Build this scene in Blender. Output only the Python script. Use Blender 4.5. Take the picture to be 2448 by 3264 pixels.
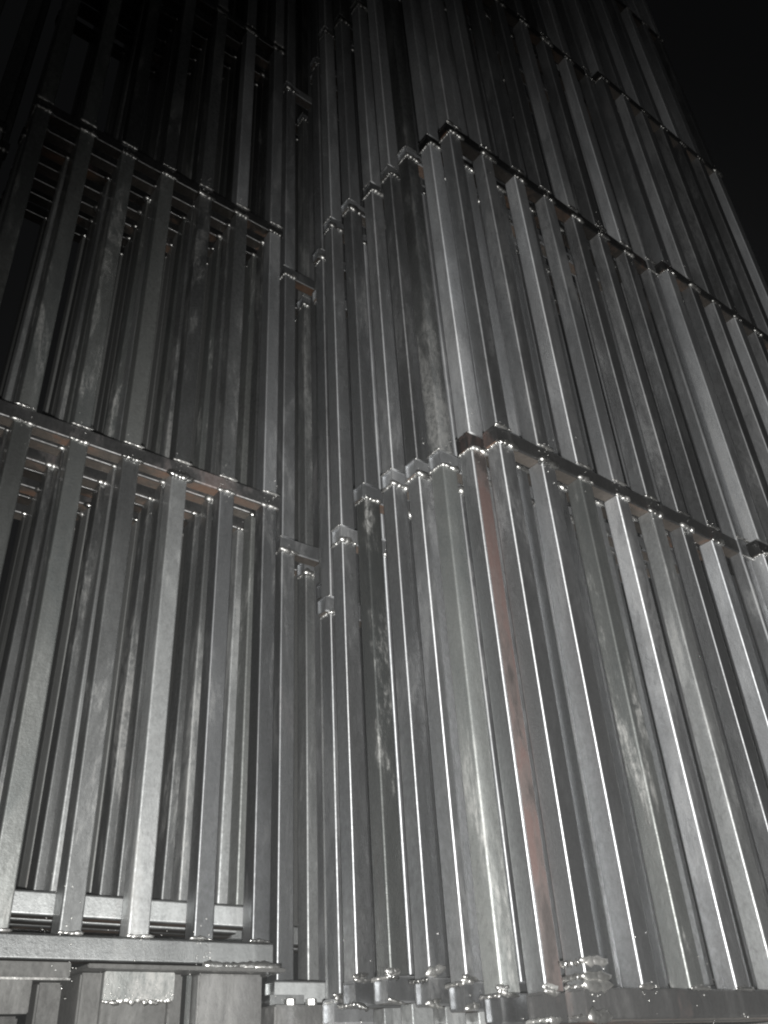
import bpy, bmesh, math, random
from mathutils import Vector, Matrix
random.seed(7)
S = bpy.context.scene
for o in list(bpy.data.objects): bpy.data.objects.remove(o)

# ------------------------------------------------------------------ camera
H = 0.60                                   # eye height of the crouching photographer
cam = bpy.data.cameras.new('camera'); co = bpy.data.objects.new('camera', cam)
S.collection.objects.link(co); S.camera = co
R = ((0.7981, -0.6001, -0.0542), (0.2951, 0.4679, -0.8331), (0.5253, 0.6489, 0.5505))
right = Vector(R[0]); down = Vector(R[1]); fwd = Vector(R[2])
fwd.normalize(); right = (right - right.dot(fwd)*fwd).normalized(); up = right.cross(fwd)
m = Matrix((right, up, -fwd)).transposed().to_4x4(); m.translation = (0, 0, H)
co.matrix_world = m
cam.sensor_fit = 'VERTICAL'; cam.sensor_height = 36; cam.lens = 2796.7/3264*36
cam.clip_start = 0.02; cam.clip_end = 3000
S.render.resolution_x = 768; S.render.resolution_y = 1024

# ------------------------------------------------------------------ night sky, faint moonlight, the phone's flash
W = bpy.data.worlds.new('World'); S.world = W; W.use_nodes = True
nt = W.node_tree; bg = nt.nodes['Background']
sky = nt.nodes.new('ShaderNodeTexSky'); sky.sky_type = 'NISHITA'; sky.sun_disc = False
sky.sun_elevation = math.radians(12); sky.sun_rotation = math.radians(200)
hs = nt.nodes.new('ShaderNodeHueSaturation'); hs.inputs['Saturation'].default_value = 0.12
nt.links.new(sky.outputs[0], hs.inputs['Color']); nt.links.new(hs.outputs[0], bg.inputs[0])
bg.inputs[1].default_value = 0.0020

FLASH = 560.0
HAZE = 0.00075
ld = bpy.data.lights.new('phone_flash', 'SPOT'); ld.energy = FLASH; ld.shadow_soft_size = 0.012
ld.spot_size = math.radians(101); ld.spot_blend = 1.0; ld.color = (1.0, 0.985, 0.96)
lo = bpy.data.objects.new('phone_flash', ld); S.collection.objects.link(lo)
lp = Vector((0, 0, H)) + right*0.02 - up*0.055
aim = (fwd - up*0.30 + right*0.10).normalized()
lo.matrix_world = Matrix.Translation(lp) @ (-aim).to_track_quat('Z', 'Y').to_matrix().to_4x4()

S.view_settings.view_transform = 'Standard'; S.view_settings.look = 'None'
S.view_settings.gamma = 1; S.view_settings.exposure = 0.0; S.view_settings.use_curve_mapping = False
S.render.engine = 'CYCLES'
S.cycles.filter_width = 2.1; S.cycles.max_bounces = 8; S.cycles.glossy_bounces = 7; S.cycles.diffuse_bounces = 4

# ------------------------------------------------------------------ materials
def steel(name, base=(.42,.43,.43), dark=(.20,.21,.21), rough=(.42,.56), rust=0.0, rustcol=(.16,.055,.03),
          metallic=.62, mottle=.5, bump=.25, dust=.12, aniso=.0, coat=.45, grain=.55, axis='Z'):
    mt = bpy.data.materials.new(name); mt.use_nodes = True
    n = mt.node_tree.nodes; l = mt.node_tree.links; p = n['Principled BSDF']
    tc = n.new('ShaderNodeTexCoord'); oi = n.new('ShaderNodeObjectInfo')
    vm = n.new('ShaderNodeVectorMath'); vm.operation = 'SCALE'; vm.inputs[0].default_value = (37., 53., 71.)
    l.new(oi.outputs['Random'], vm.inputs['Scale'])
    ad = n.new('ShaderNodeVectorMath'); l.new(tc.outputs['Object'], ad.inputs[0]); l.new(vm.outputs[0], ad.inputs[1])
    def noise(scale, detail=4, stretch=None, rough_=.55, dist=0):
        src = ad.outputs[0]
        if stretch:
            mp = n.new('ShaderNodeMapping'); mp.inputs['Scale'].default_value = stretch
            l.new(src, mp.inputs[0]); src = mp.outputs[0]
        t = n.new('ShaderNodeTexNoise'); t.inputs['Scale'].default_value = scale
        t.inputs['Detail'].default_value = detail; t.inputs['Roughness'].default_value = rough_
        t.inputs['Distortion'].default_value = dist
        l.new(src, t.inputs['Vector']); return t.outputs['Fac']
    def ramp(src, a, b, c0=0., c1=1.):
        r = n.new('ShaderNodeMapRange'); r.inputs[1].default_value = a; r.inputs[2].default_value = b
        r.inputs[3].default_value = c0; r.inputs[4].default_value = c1; l.new(src, r.inputs[0]); return r.outputs[0]
    def mix(fac, a, b):
        x = n.new('ShaderNodeMix'); x.data_type = 'RGBA'
        if hasattr(fac, 'links'): l.new(fac, x.inputs[0])
        else: x.inputs[0].default_value = fac
        for s, v in ((6, a), (7, b)):
            if hasattr(v, 'links'): l.new(v, x.inputs[s])
            else: x.inputs[s].default_value = (*v, 1)
        return x.outputs[2]
    def mul(a, b):
        x = n.new('ShaderNodeMath'); x.operation = 'MULTIPLY'
        for i, v in enumerate((a, b)):
            if hasattr(v, 'links'): l.new(v, x.inputs[i])
            else: x.inputs[i].default_value = v
        return x.outputs[0]
    big = noise(3.2, 5, (1, 1, .45), .6, .6)          # mill scale clouds
    streak = noise(26, 4, (1, 1, .06))                # drawing lines along the tube
    fine = noise(420, 3)
    grit = noise(75, 6, (1, 1, .7), .75)
    speck = noise(150, 2)
    c = mix(mul(ramp(big, .38, .62), mottle), base, dark)
    c = mix(ramp(streak, .45, .8, 0, .35), c, tuple(x*.6 for x in base))
    c = mix(ramp(fine, .3, .75, 0, .30), c, tuple(min(1, x*1.35) for x in base))
    c = mix(ramp(grit, .40, .66, 0, grain), c, tuple(x*.42 for x in base))
    # per-piece tone
    hv = n.new('ShaderNodeHueSaturation'); l.new(c, hv.inputs['Color'])
    l.new(ramp(oi.outputs['Random'], 0, 1, .52, 1.30), hv.inputs['Value'])
    c = hv.outputs[0]
    # pale dust / scale patches with crisp borders
    patch = noise(7, 10, (1, 1, .22), .74, .3)
    pf = mul(mul(ramp(patch, .53, .60), dust*6 if dust else 0.), ramp(grit, .36, .56))
    c = mix(pf, c, (.34, .34, .33))
    rp = noise(4.0, 7, (1, 1, .35), .7, .4)
    rf = mul(ramp(rp, .62-.34*rust, .72-.34*rust), min(1, rust*1.6+.12))
    c = mix(rf, c, rustcol)
    l.new(c, p.inputs['Base Color'])
    p.inputs['Coat Weight'].default_value = coat; p.inputs['Coat Roughness'].default_value = .18
    # metallic falls where there is dust or rust
    x = n.new('ShaderNodeMath'); x.operation = 'SUBTRACT'; x.inputs[0].default_value = metallic
    y = n.new('ShaderNodeMath'); y.operation = 'ADD'; l.new(mul(pf, .45), y.inputs[0]); l.new(mul(rf, .8), y.inputs[1])
    l.new(y.outputs[0], x.inputs[1]); x.use_clamp = True; l.new(x.outputs[0], p.inputs['Metallic'])
    r0 = ramp(big, .35, .65, rough[0], rough[1])
    y2 = n.new('ShaderNodeMath'); y2.operation = 'ADD'; 
    y0 = n.new('ShaderNodeMath'); y0.operation = 'ADD'; l.new(r0, y0.inputs[0]); l.new(ramp(oi.outputs['Random'], 0, 1, -.05, .09), y0.inputs[1])
    y1 = n.new('ShaderNodeMath'); y1.operation = 'ADD'; l.new(y0.outputs[0], y1.inputs[0]); l.new(ramp(patch, .45, .62, -.03, .10), y1.inputs[1])
    l.new(y1.outputs[0], y2.inputs[0]); l.new(mul(y.outputs[0], .28), y2.inputs[1])
    y3 = n.new('ShaderNodeMath'); y3.operation = 'ADD'; l.new(y2.outputs[0], y3.inputs[0]); l.new(ramp(grit, .3, .7, -.07, .10), y3.inputs[1])
    l.new(y3.outputs[0], p.inputs['Roughness'])
    if aniso:
        tg = n.new('ShaderNodeTangent'); tg.direction_type = 'RADIAL'; tg.axis = axis; p.inputs['Anisotropic Rotation'].default_value = .25
        l.new(tg.outputs[0], p.inputs['Tangent']); p.inputs['Anisotropic'].default_value = aniso
    b1 = n.new('ShaderNodeBump'); b1.inputs['Strength'].default_value = bump; b1.inputs['Distance'].default_value = .0006
    l.new(fine, b1.inputs['Height'])
    b2 = n.new('ShaderNodeBump'); b2.inputs['Strength'].default_value = bump; b2.inputs['Distance'].default_value = .004
    l.new(big, b2.inputs['Height']); l.new(b1.outputs[0], b2.inputs['Normal'])
    b3 = n.new('ShaderNodeBump'); b3.inputs['Strength'].default_value = bump*.8; b3.inputs['Distance'].default_value = .0012
    l.new(speck, b3.inputs['Height']); l.new(b2.outputs[0], b3.inputs['Normal'])
    b4 = n.new('ShaderNodeBump'); b4.inputs['Strength'].default_value = bump*1.5; b4.inputs['Distance'].default_value = .0022
    l.new(noise(17, 4, (1, 1, .5), .6), b4.inputs['Height']); l.new(b3.outputs[0], b4.inputs['Normal'])
    l.new(b4.outputs[0], p.inputs['Normal'])
    return mt

M_bar   = steel('mill_scale_steel', base=(.40,.41,.41), dark=(.20,.21,.21), rough=(.42,.56), metallic=.93, dust=.09, grain=.8)
M_shiny = steel('bright_drawn_steel', base=(.62,.63,.64), dark=(.44,.46,.48), rough=(.50,.60), mottle=.6, dust=.03, bump=.30, metallic=.98, aniso=.66, grain=.45, coat=.08)
M_deep  = steel('gap_shade_steel', base=(.22,.225,.22), dark=(.10,.10,.10), rough=(.4,.6), dust=.0, metallic=.6)  # shade of the deep gaps put into the rear bars' base colour
M_clean = steel('smooth_grey_steel', base=(.42,.43,.44), dark=(.30,.31,.32), rough=(.46,.56), mottle=.6, dust=.05, metallic=.95, aniso=.5, grain=.5, coat=.15, bump=.2)
M_scale = steel('mottled_steel', base=(.32,.33,.32), dark=(.10,.11,.11), rough=(.42,.62), mottle=1., dust=.14, bump=.45, grain=.8, metallic=.88)
M_red   = steel('red_stained_steel', base=(.24,.21,.20), dark=(.13,.12,.115), rough=(.42,.5), rust=.42, rustcol=(.066,.036,.031), dust=.0, metallic=.85, coat=.25)
M_rail  = steel('rail_steel', base=(.34,.35,.35), dark=(.17,.18,.18), rough=(.38,.5), dust=.02, bump=.3, rust=.05, aniso=.6, axis='X', metallic=.95)
M_railD = steel('dark_rail_steel', base=(.33,.33,.33), dark=(.14,.14,.14), rough=(.46,.56), dust=.01, bump=.3, rust=.16, grain=.7, aniso=.8, axis='X', metallic=.95)
M_railR = steel('near_black_rail', base=(.08,.08,.08), dark=(.04,.04,.04), rough=(.45,.6), dust=.015, bump=.3, rust=.14, grain=.6, metallic=.85, coat=.25)  # rail steel with a near-black base colour
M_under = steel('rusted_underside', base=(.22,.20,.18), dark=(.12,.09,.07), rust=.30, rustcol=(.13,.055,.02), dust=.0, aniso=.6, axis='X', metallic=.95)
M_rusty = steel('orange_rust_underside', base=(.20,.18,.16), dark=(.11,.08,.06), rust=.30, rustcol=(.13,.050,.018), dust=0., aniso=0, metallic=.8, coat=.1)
M_black = steel('near_black_steel', base=(.085,.085,.082), dark=(.04,.04,.04), rough=(.5,.7), dust=.04, metallic=.5, coat=.15)  # near-black base for support parts under the left pile
M_weld  = steel('weld_metal', base=(.62,.62,.60), dark=(.35,.34,.33), rough=(.24,.42), dust=0., bump=.5, metallic=.95, aniso=0)
M_sup   = steel('support_steel', base=(.21,.21,.205), dark=(.11,.11,.11), rough=(.38,.6), dust=.05, bump=.5, metallic=.8, aniso=0)

def ground_mat():
    mt = bpy.data.materials.new('concrete_yard'); mt.use_nodes = True
    n = mt.node_tree.nodes; l = mt.node_tree.links; p = n['Principled BSDF']
    tc = n.new('ShaderNodeTexCoord')
    a = n.new('ShaderNodeTexNoise'); a.inputs['Scale'].default_value = 1.3; a.inputs['Detail'].default_value = 9
    b = n.new('ShaderNodeTexNoise'); b.inputs['Scale'].default_value = 60; b.inputs['Detail'].default_value = 4
    l.new(tc.outputs['Object'], a.inputs['Vector']); l.new(tc.outputs['Object'], b.inputs['Vector'])
    r = n.new('ShaderNodeValToRGB'); r.color_ramp.elements[0].color = (.10,.098,.092,1); r.color_ramp.elements[1].color = (.24,.235,.22,1)
    r.color_ramp.elements[0].position = .35; r.color_ramp.elements[1].position = .7
    l.new(a.outputs['Fac'], r.inputs[0]); l.new(r.outputs[0], p.inputs['Base Color']); p.inputs['Roughness'].default_value = .85
    bp = n.new('ShaderNodeBump'); bp.inputs['Strength'].default_value = .5; bp.inputs['Distance'].default_value = .004
    l.new(b.outputs['Fac'], bp.inputs['Height']); l.new(bp.outputs[0], p.inputs['Normal'])
    return mt

# ------------------------------------------------------------------ mesh helpers
C = S.collection
def link(name, me, parent=None, loc=(0,0,0), rot=None):
    o = bpy.data.objects.new(name, me); C.objects.link(o); o.location = loc
    if rot: o.rotation_euler = rot
    if parent: o.parent = parent
    return o
def thing(name, loc, label, cat, group=None):
    o = bpy.data.objects.new(name, None); C.objects.link(o); o.location = loc
    o.empty_display_size = .1; o['label'] = label; o['category'] = cat
    if group: o['group'] = group
    return o

def profile(w, d, r, k=2):
    pts = []
    for (cx, cy, a0) in ((w-r, r, -90), (w-r, d-r, 0), (r, d-r, 90), (r, r, 180)):
        for i in range(k+1):
            a = math.radians(a0 + 90*i/k)
            pts.append((cx + r*math.cos(a), cy + r*math.sin(a), math.cos(a), math.sin(a)))
    return pts
cache = {}
def tube_mesh(w, d, L, r=.005, axis='Z', mats=(None,), recess=False, under=None, k=2):
    """square tube with rounded corners, corner at the origin, running along Z or X; flats truly flat"""
    key = (round(w,4), round(d,4), round(L,4), r, axis, tuple(x.name for x in mats), recess, k)
    if key in cache: return cache[key]
    P = profile(w, d, r, k); N = len(P)
    V = []; F = []; MI = []; NR = []
    def put(x, y, t):
        return (x, y, t) if axis == 'Z' else (t, x, y)
    def nput(x, y, t=0):
        return (x, y, t) if axis == 'Z' else (t, x, y)
    for t in (0, L):
        for (x, y, _, _) in P: V.append(put(x, y, t))
    for i in range(N):
        j = (i+1) % N
        F.append((i, j, N+j, N+i)); ni = nput(P[i][2], P[i][3]); nj = nput(P[j][2], P[j][3])
        NR.append((ni, nj, nj, ni))
        # lower face of an X-running tube gets the second material
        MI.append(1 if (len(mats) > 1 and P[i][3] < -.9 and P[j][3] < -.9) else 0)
    if recess:
        t_ = .005; dp = .006
        for e, t in ((0, 0), (1, L)):
            s = 1 if e == 0 else -1; nn = nput(0, 0, -s)
            base = len(V)
            for (x, y, nx, ny) in P: V.append(put(x - nx*t_*.9, y - ny*t_*.9, t))
            inner = len(V)
            for (x, y, nx, ny) in P: V.append(put(x - nx*t_, y - ny*t_, t + s*dp))
            for i in range(N):
                j = (i+1) % N; a = e*N
                f = (a+i, base+i, base+j, a+j); g = (base+i, inner+i, inner+j, base+j)
                if e == 1: f = f[::-1]; g = g[::-1]
                F.append(f); NR.append((nn,)*4); MI.append(0)
                gn = nput(-P[i][2], -P[i][3]); F.append(g); NR.append((gn,)*4); MI.append(0)
            f = tuple(inner+i for i in range(N)); f = f[::-1] if e == 0 else f
            F.append(f); NR.append((nn,)*N); MI.append(0)
    else:
        F.append(tuple(range(N-1, -1, -1))); NR.append((nput(0,0,-1),)*N); MI.append(0)
        F.append(tuple(range(N, 2*N))); NR.append((nput(0,0,1),)*N); MI.append(0)
    me = bpy.data.meshes.new('tube'); me.from_pydata(V, [], F)
    for mt in mats: me.materials.append(mt)
    me.polygons.foreach_set('material_index', MI)
    me.polygons.foreach_set('use_smooth', [True]*len(F))
    me.update()
    me.normals_split_custom_set([n for f in NR for n in f])
    cache[key] = me; return me

def box(bm, x0, x1, y0, y1, z0, z1, bev=.003):
    r = bmesh.ops.create_cube(bm, size=1)
    bmesh.ops.scale(bm, vec=(x1-x0, y1-y0, z1-z0), verts=r['verts'])
    bmesh.ops.translate(bm, vec=((x0+x1)/2, (y0+y1)/2, (z0+z1)/2), verts=r['verts'])
    if bev:
        es = list({e for v in r['verts'] for e in v.link_edges})
        bmesh.ops.bevel(bm, geom=es, offset=bev, segments=2, affect='EDGES')
def mesh_of(bm, mt, smooth=False):
    me = bpy.data.meshes.new('part'); bm.to_mesh(me); bm.free(); me.materials.append(mt)
    if smooth: me.polygons.foreach_set('use_smooth', [True]*len(me.polygons))
    return me

def weld_mesh(seed, L=.052, n=4, rad=.0082):
    rnd = random.Random(seed); bm = bmesh.new()
    for i in range(n):
        r = bmesh.ops.create_icosphere(bm, subdivisions=1, radius=rad*rnd.uniform(.7, 1.35))
        sx = rnd.uniform(1.2, 2.0)
        for v in r['verts']:
            v.co = Vector((v.co.x*sx, v.co.y*rnd.uniform(.6, .9), v.co.z*rnd.uniform(.75, 1.15)))
            v.co += Vector((L*(i+.5)/n + rnd.uniform(-.002,.002), rnd.uniform(-.001,.001), rnd.uniform(-.0035,.0035)))*1
    return mesh_of(bm, M_weld, True)
WELD = [weld_mesh(i) for i in range(8)]
WELDB = [weld_mesh(50+i, L=.056, n=5, rad=.0125) for i in range(4)]
def side_weld(seed):
    me = weld_mesh(seed, L=.05, n=6, rad=.006)
    me.transform(Matrix.Rotation(math.radians(90), 4, 'Z')); return me
SWELD = [side_weld(80+i) for i in range(5)]

def spatter_mesh(pts, seed):
    rnd = random.Random(seed); bm = bmesh.new()
    for (x, y, z, r) in pts:
        q = bmesh.ops.create_icosphere(bm, subdivisions=1, radius=r)
        bmesh.ops.translate(bm, vec=(x, y, z), verts=q['verts'])
    return mesh_of(bm, M_weld, True)

# ------------------------------------------------------------------ one welded steel grille panel
T = .050                                    # tube size
def panel(X0, Y, rails, label, group, n=7, pitch=.150, wid=T, detail=1, end_cont=False, mats=None, offs=None,
          pal=None, jit=.003, yaw=0., railend=.008, rmat=None, tilt=0.):
    """rails: camera-relative heights of the rail undersides. The panel stands with its bottom rail on the supports"""
    z0 = rails[0]
    rnd = random.Random(int(X0*1000)+int(Y*777))
    root = thing('steel_grille_panel', (X0, Y, z0+H), label, 'grille panel', group)
    root.rotation_euler = (0, tilt, yaw)
    rails = [z + (rnd.uniform(-.004, .004) if i else 0) for i, z in enumerate(rails)]
    W_ = (n-1)*pitch + wid
    sp = []
    for li, zr in enumerate(rails):
        L = W_ + 2*railend - (wid+railend if end_cont else 0)
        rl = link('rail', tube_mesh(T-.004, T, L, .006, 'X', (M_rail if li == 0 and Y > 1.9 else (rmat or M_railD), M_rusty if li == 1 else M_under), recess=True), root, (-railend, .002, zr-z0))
        for i in range(n):
            if end_cont and i == n-1: continue
            x = i*pitch
            if detail >= 1:
                # weld under the rail, over the bar below
                if li > 0:
                    w = link('weld_bead', rnd.choice(WELDB if rnd.random() < .3 else WELD), rl, (x+railend-.002, -.0045, -.002), (0, 0, 0))
                    w.scale = (1, 1, rnd.uniform(.7, 1.2))
                if detail >= 2 and li < len(rails)-1:
                    w = link('weld_bead', rnd.choice(WELD), rl, (x+railend, -.003, T+.001)); w.scale = (.95, .55, .55)
                for kk in range(int(rnd.choice((0, 2, 5, 9))*detail)):
                    zz = rnd.gauss(0, .05)
                    sp.append((x+rnd.uniform(-.004, wid), rnd.choice((-.001, -.001, .0)), zr-z0+zz+T/2, rnd.uniform(.0009, .0024)))
        if detail >= 1 and li > 0:
            w = link('weld_bead', rnd.choice(SWELD), rl, (.001+railend-.002, .002, -.001)); w.scale = (.8, .9, .8)
            w = link('weld_bead', rnd.choice(SWELD), rl, (.001+railend-.002, .002, T+.001)); w.scale = (.8, .9, .5)
    offs = offs or {}
    for li in range(len(rails)-1):
        a = rails[li]-z0+T+.0005; b = rails[li+1]-z0-.0005
        for i in range(n):
            if end_cont and i == n-1: continue
            mt = (mats or {}).get((i, li)) or (mats or {}).get(i) or rnd.choice(pal or (M_bar, M_bar, M_clean, M_scale))
            if not isinstance(mt, tuple): mt = (mt,)
            dx = offs.get((i, li), rnd.uniform(-jit, jit) if 0 < i < n-1 else 0)
            link('bar', tube_mesh(wid, T, round(b-a, 3), .0055, 'Z', mt), root, (i*pitch+dx, rnd.uniform(-.0025, .0015), a), (rnd.uniform(-.0012,.0012), rnd.uniform(-.0012,.0012) if 0 < i < n-1 else 0, rnd.uniform(-.022,.022)))
    if end_cont:
        i = n-1
        link('end_post', tube_mesh(wid, T, round(rails[-1]-z0+T, 3), .010, 'Z', (M_clean,), k=4), root, (i*pitch, -.003, 0))
        for zr in rails[1:]:
            for dz in (-.012, T+.006):
                w = link('weld_bead', rnd.choice(WELD), root, (i*pitch-.001, -.0035, zr-z0+dz)); w.scale = (1.04, .7, .5)
    if sp and detail:
        o = link('weld_spatter', spatter_mesh(sp, 1), root); o['kind'] = 'stuff'
    return root

GL, GR, GF, GB = ('steel grille panels stacked in the left pile', 'steel grille panels stacked in the right pile',
              'steel grille panels stacked at the far right', 'steel grille panels behind at the upper left')

# setting --------------------------------------------------------------
bm = bmesh.new(); bmesh.ops.create_grid(bm, x_segments=4, y_segments=4, size=30)
g = link('ground', mesh_of(bm, ground_mat())); g['kind'] = 'structure'

# left pile -------------------------------------------------------------
panel(.212, 1.960, [.255, 1.527, 2.807, 4.110, 5.40, 6.70],
      'front grille panel of the left pile, with the wide lit bottom rail at lower left', GL,
      detail=2, mats={0:M_scale,1:M_scale,(2,0):M_scale,(2,1):M_scale,(3,1):M_scale,3:M_bar,4:M_bar,5:M_clean,(5,1):M_bar,6:M_clean})
LP = [(.206, 2.030, [.350, 1.535, 2.807, 4.11, 5.40, 6.70], 'second grille panel of the left pile, its lower rail standing above the front one'),
      (.190, 2.098, [.352, 1.520, 2.812, 4.10, 5.40, 6.70], 'third grille panel of the left pile, bars visible left of centre in each gap'),
      (.216, 2.166, [.350, 1.530, 2.805, 4.11, 5.40, 6.70], 'fourth grille panel of the left pile, seen through gaps of the three before it'),
      (.216, 2.234, [.350, 1.522, 2.800, 4.12, 5.40, 6.70], 'fifth grille panel of the left pile, rail underside showing between bars at second level'),
      (.218, 2.302, [.350, 1.527, 2.810, 4.11, 5.40, 6.70], 'sixth grille panel of the left pile, one before the rearmost, seen through narrow gaps'),
      (.220, 2.390, [.350, 1.527, 2.807, 4.11, 5.40, 6.70], 'rearmost grille panel of the left pile, its lowest-looking rail just visible at far left')]
for k, (x, y, r, lab) in enumerate(LP):
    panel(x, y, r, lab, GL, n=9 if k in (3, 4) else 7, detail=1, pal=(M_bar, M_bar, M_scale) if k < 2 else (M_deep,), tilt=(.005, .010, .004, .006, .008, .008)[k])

# right pile ------------------------------------------------------------
panel(1.335, 1.170, [.084, 1.345, 2.656, 4.02, 5.37, 6.7],
      'front grille panel of the right pile, with the bright round-edged end post', GR,
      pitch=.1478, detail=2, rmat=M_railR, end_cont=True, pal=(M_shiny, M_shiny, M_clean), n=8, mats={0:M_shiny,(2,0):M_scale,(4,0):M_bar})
RP = [(1.308, 1.243, [.084, 1.358, 2.655, 4.01, 5.37, 6.7], {(0,0):(M_shiny,M_red),(0,1):M_shiny}, 'second grille panel of the right pile, first post stained dark red beside the front corner'),
      (1.275, 1.325, [.090, 1.345, 2.660, 4.00, 5.37, 6.7], {(0,0):M_scale,0:M_bar}, 'third grille panel of the right pile, its first post mottled with pale scale'),
      (1.268, 1.410, [.118, 1.365, 2.655, 3.99, 5.37, 6.7], {0:M_shiny}, 'fourth grille panel of the right pile, just behind the pale mottled post'),
      (1.258, 1.505, [.135, 1.385, 2.655, 3.93, 5.37, 6.7], {0:M_shiny}, 'fifth grille panel of the right pile, smooth post in the middle of the row'),
      (1.240, 1.610, [.150, 1.390, 2.660, 3.95, 5.37, 6.7], {(0,0):M_scale,0:M_clean}, 'sixth grille panel of the right pile, with a lumpy bright weld at upper level'),
      (1.222, 1.705, [.150, 1.300, 2.650, 3.98, 5.37, 6.7], {0:M_shiny}, 'seventh grille panel of the right pile, smooth pale post second from the dark slot'),
      (1.278, 1.850, [.130, 1.150, 2.655, 3.99, 5.37, 6.7], {0:M_shiny}, 'eighth grille panel of the right pile, its thin bright-edged post beside the dark slot'),
      (1.322, 1.925, [.130, 1.250, 2.540, 4.03, 5.37, 6.7], {0:M_bar}, 'ninth grille panel of the right pile, mostly hidden, a sliver showing at the dark slot'),
      (1.222, 2.030, [.186, 1.432, 2.700, 3.99, 5.37, 6.7], {0:M_clean}, 'tenth grille panel of the right pile, its grey post touching the left pile'),
      (1.372, 2.125, [.186, 1.440, 2.700, 3.99, 5.37, 6.7], {0:M_bar}, 'grille panel deep in the dark slot, behind every other panel of the right pile')]
for k, (x, y, r, mm, lab) in enumerate(RP):
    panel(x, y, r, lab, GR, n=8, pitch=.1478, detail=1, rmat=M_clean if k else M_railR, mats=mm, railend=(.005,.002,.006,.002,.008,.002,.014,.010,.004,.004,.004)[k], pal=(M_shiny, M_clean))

for k, (x, y, r, mm, lab) in enumerate(RP[:8]):
    pr = [o for o in C.objects if o.get('label') == lab][0]
    rnd = random.Random(300+k)
    for q in range(4):
        w = link('weld_bead', rnd.choice(WELDB), pr, (rnd.uniform(-.012, .0), -.004 + rnd.uniform(-.002,.004), rnd.choice((0.004, T, T+.006))), (rnd.uniform(-.3,.3), rnd.uniform(-.25,.25), rnd.uniform(0,.2)))
        w.scale = (rnd.uniform(.4, .8), rnd.uniform(.35, .6), rnd.uniform(.3, .6))
    w = link('weld_bead', rnd.choice(SWELD), pr, (-.008, .0, T*rnd.choice((.1, .9)))); w.scale = (.9, 1, .7)
pr = [o for o in C.objects if o.get('label', '').startswith('front grille panel of the right')][0]
for q, (x, z, sx, sz) in enumerate(((-.004, .052, 1.05, 1.6), (-.004, .090, .95, 1.2), (-.006, .004, .8, 1.5), (.0, .066, .9, 1.2))):
    w = link('weld_bead', WELDB[q % 4], pr, (x, -.004, z)); w.scale = (sx, .45, sz*.5)
    w = link('weld_bead', SWELD[q], pr, (-.003, 0, z)); w.scale = (.8, 1, .9)

# far right pile ----------------------------------------------------------
FR = [(2.440, 1.135, [.084, 1.345, 2.655, 4.02, 5.37, 6.7], 'front grille panel at the far right, beyond the bright round-edged end post', 1),
      (2.455, 1.205, [.084, 1.345, 2.655, 4.02, 5.37, 6.7], 'middle grille panel at the far right, seen through gaps of the one before it', 1),
      (2.435, 1.275, [.084, 1.345, 2.655, 4.02, 5.37, 6.7], 'rearmost grille panel at the far right, a dark layer behind the outermost two', 0)]
for x, y, r, lab, d in FR:
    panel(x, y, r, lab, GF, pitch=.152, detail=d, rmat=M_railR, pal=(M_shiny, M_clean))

# pile behind, upper left ------------------------------------------------
BK = [(-.800, 2.080, [.35, 1.53, 2.76, 4.05, 5.35, 6.65], 'front grille panel of the faint pile at the upper left edge'),
      (-.770, 2.150, [.35, 1.53, 2.76, 4.05, 5.35, 6.65], 'grille panel one layer back at the far left edge, almost lost in the dark')]
for x, y, r, lab in BK:
    panel(x, y, r, lab, GB, detail=1)

# supports ----------------------------------------------------------------
def Z(z): return z + H
def part(name, root, mt, boxes, bev=.004):
    bm = bmesh.new()
    for b in boxes: box(bm, *b, bev)
    o = link(name, mesh_of(bm, mt)); o.parent = root
    o.location = tuple(-c for c in root.location); return o
t = thing('support_trestle', (1.06, 2.0, 0), 'pale square steel post with thin welded top plate, under the left pile', 'trestle')
part('post', t, M_sup, [(.984, 1.144, 1.962, 2.12, 0, Z(.238))])
part('top_plate', t, M_black, [(.72, 1.184, 1.925, 2.44, Z(.2395), Z(.2475))], .002)
part('gusset_plate', t, M_scale, [(.970, .982, 1.99, 2.12, Z(-.1), Z(.238))], .002)
part('foot_plate', t, M_sup, [(.93, 1.2, 1.93, 2.16, .004, .016)], .002)
w = link('weld_bead', WELDB[0], t, (-.07, -.064, Z(.2500))); w.scale = (1.3, 1, .8)
w = link('weld_bead', WELDB[1], t, (.01, -.062, Z(.2500))); w.scale = (1.6, 1, .8)

t = thing('support_bracket', (.85, 2.0, 0), 'spattered steel bracket below the bottom rail, left of the pale square post', 'bracket')
part('face_plate', t, M_scale, [(.772, .928, 1.962, 1.972, Z(.186), Z(.2385))], .0015)
for bx in ((.7735, .7795, 1.9725, 1.984, Z(.120), Z(.2385)), (.9205, .9265, 1.9725, 1.984, Z(.140), Z(.2385))):
    part('side_flange', t, M_black, [bx], .001)
part('dark_box', t, M_black, [(.73, .958, 1.985, 2.3, Z(-.05), Z(.238))])
part('leg', t, M_black, [(.79, .90, 2.02, 2.13, 0, Z(-.0505))])

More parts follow.
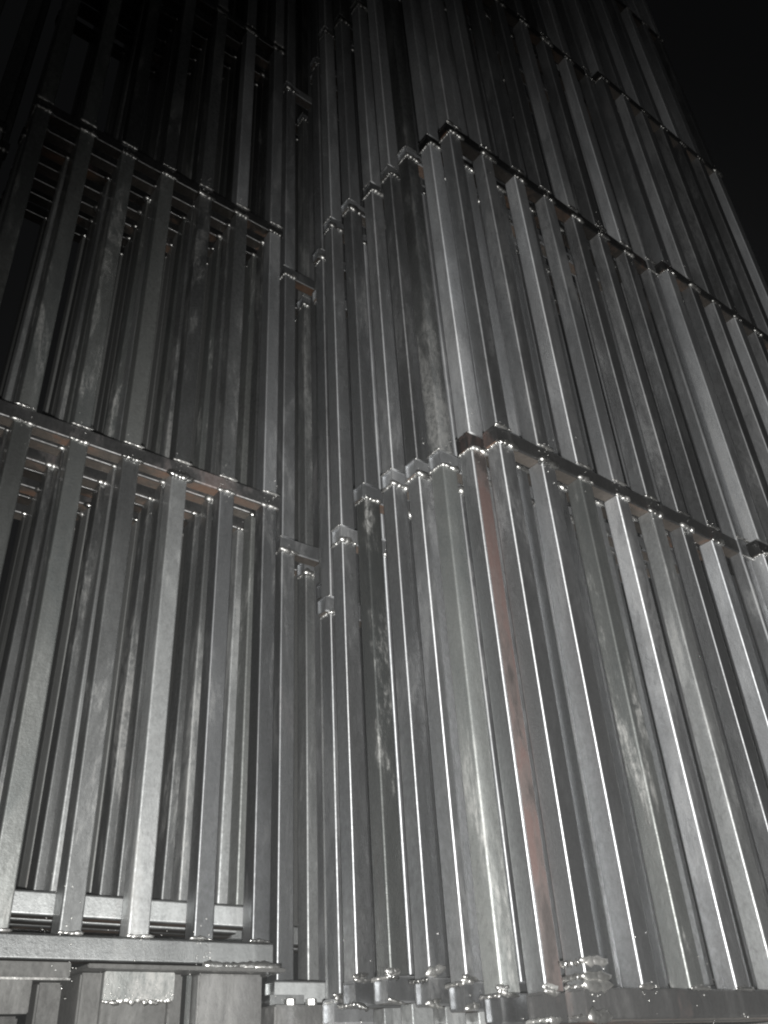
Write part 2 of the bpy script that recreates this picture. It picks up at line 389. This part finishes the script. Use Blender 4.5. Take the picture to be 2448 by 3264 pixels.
rb = random.Random(5); sp = []
for q in range(46): sp.append((rb.uniform(-.076, .076), -.0285, Z(.186) + abs(rb.gauss(0, .016)), rb.uniform(.0008, .0022)))
o = link('weld_spatter', spatter_mesh(sp, 1), t); o['kind'] = 'stuff'; o.location = (0, -.0095, 0)
for q in range(5):
    w = link('weld_bead', rb.choice(WELD), t, (-.078 + q*.03, -.034, Z(.1850)), (0, rb.uniform(-.2, .2), 0)); w.scale = (.6, .5, rb.uniform(.4, .9))
t = thing('support_beam', (.3, 2.0, 0), 'dark steel beam with thin added highlight strip under the bottom rail at lower left corner', 'beam')
part('upper_flange', t, M_black, [(-.6, .700, 1.965, 2.35, Z(.2255), Z(.2535))], .002)
part('highlight_strip', t, M_weld, [(-.6, .700, 1.958, 1.9645, Z(.2205), Z(.2245))], .001)  # bright strip added in place of the highlight along the beam edge
part('web', t, M_black, [(-.6, .635, 1.99, 2.02, Z(.165), Z(.225))], .002)
for x in (-.5, .1, .58, .66):
    part('leg', t, M_black, [(x, x+.05, 2.03, 2.08, 0, Z(.164 if x < .6 else .224))])

t = thing('bolted_pedestal', (1.26, 2.0, 0), 'short steel pedestal with pale bolt heads on top, at the foot of the dark slot', 'pedestal')
part('body', t, M_sup, [(1.178, 1.318, 1.962, 2.10, 0, Z(.178))])
part('shim', t, M_rail, [(1.205, 1.300, 2.03, 2.09, Z(.1785), Z(.205))], .001)
for x, y in ((1.232, 1.985), (1.290, 1.985), (1.262, 2.07)):
    bm = bmesh.new()
    bmesh.ops.create_cone(bm, cap_ends=True, segments=6, radius1=.014, radius2=.0135, depth=.012)
    o = link('bolt_head', mesh_of(bm, M_weld)); o.parent = t; o.location = (x-1.26, y-2.0, Z(.1845) + (.0265 if y > 2 else 0))

# bearers beneath the right pile
bz = .082
t = thing('bearer_beam', (1.45, 1.6, 0), 'rough steel bearer under the row of rail ends at bottom centre', 'beam')
bm = bmesh.new(); box(bm, 1.29, 1.44, 1.245, 2.02, Z(-.10), Z(bz-.001), .006)
o = link('beam_body', mesh_of(bm, M_sup)); o.parent = t; o.location = (-1.45, -1.6, 0)
part('leg', t, M_sup, [(1.32, 1.41, 1.28, 1.37, 0, Z(-.101)), (1.32, 1.41, 1.90, 1.99, 0, Z(-.101))])
for k, (y, a) in enumerate(((1.325,.089),(1.41,.117),(1.505,.134),(1.61,.149),(1.705,.149),(1.85,.129),(1.95,.129))):
    part('shim_block', t, M_rail, [(1.296, 1.42, y+.004, y+.044, Z(bz), Z(a))], .002)
for x in (2.0, 2.52, 3.1):
    t = thing('bearer_beam', (x, 1.6, 0), {2.0: 'dark steel bearer under the middle of the right pile', 2.52: 'nearer dark steel bearer under the far right pile, just beyond the bright end post',
              3.1: 'outermost dark steel bearer, under the right edge of the wall of bars'}[x], 'beam')
    y1 = 2.02 if x < 2.1 else 1.33
    part('beam_body', t, M_sup, [(x, x+.12, 1.09, y1, Z(-.10), Z(bz-.001))], .006)
    part('leg', t, M_sup, [(x+.02, x+.10, 1.12, 1.2, 0, Z(-.101)), (x+.02, x+.10, y1-.1, y1-.02, 0, Z(-.101))])

# ------------------------------------------------------------------ thin haze volume added to lay a milky veil over the blacks
bm = bmesh.new(); box(bm, -31, 31, -31, 31, -1.0, 7.6, 0)
me = bpy.data.meshes.new('haze'); bm.to_mesh(me); bm.free()
hz = bpy.data.materials.new('veil_haze'); hz.use_nodes = True; hn = hz.node_tree.nodes
hn.remove(hn['Principled BSDF']); pv = hn.new('ShaderNodeVolumePrincipled')
pv.inputs['Color'].default_value = (.9, .92, .92, 1); pv.inputs['Density'].default_value = HAZE
pv.inputs['Anisotropy'].default_value = 0.0
hz.node_tree.links.new(pv.outputs[0], hn['Material Output'].inputs['Volume'])
me.materials.append(hz)
o = link('haze', me); o['kind'] = 'stuff'
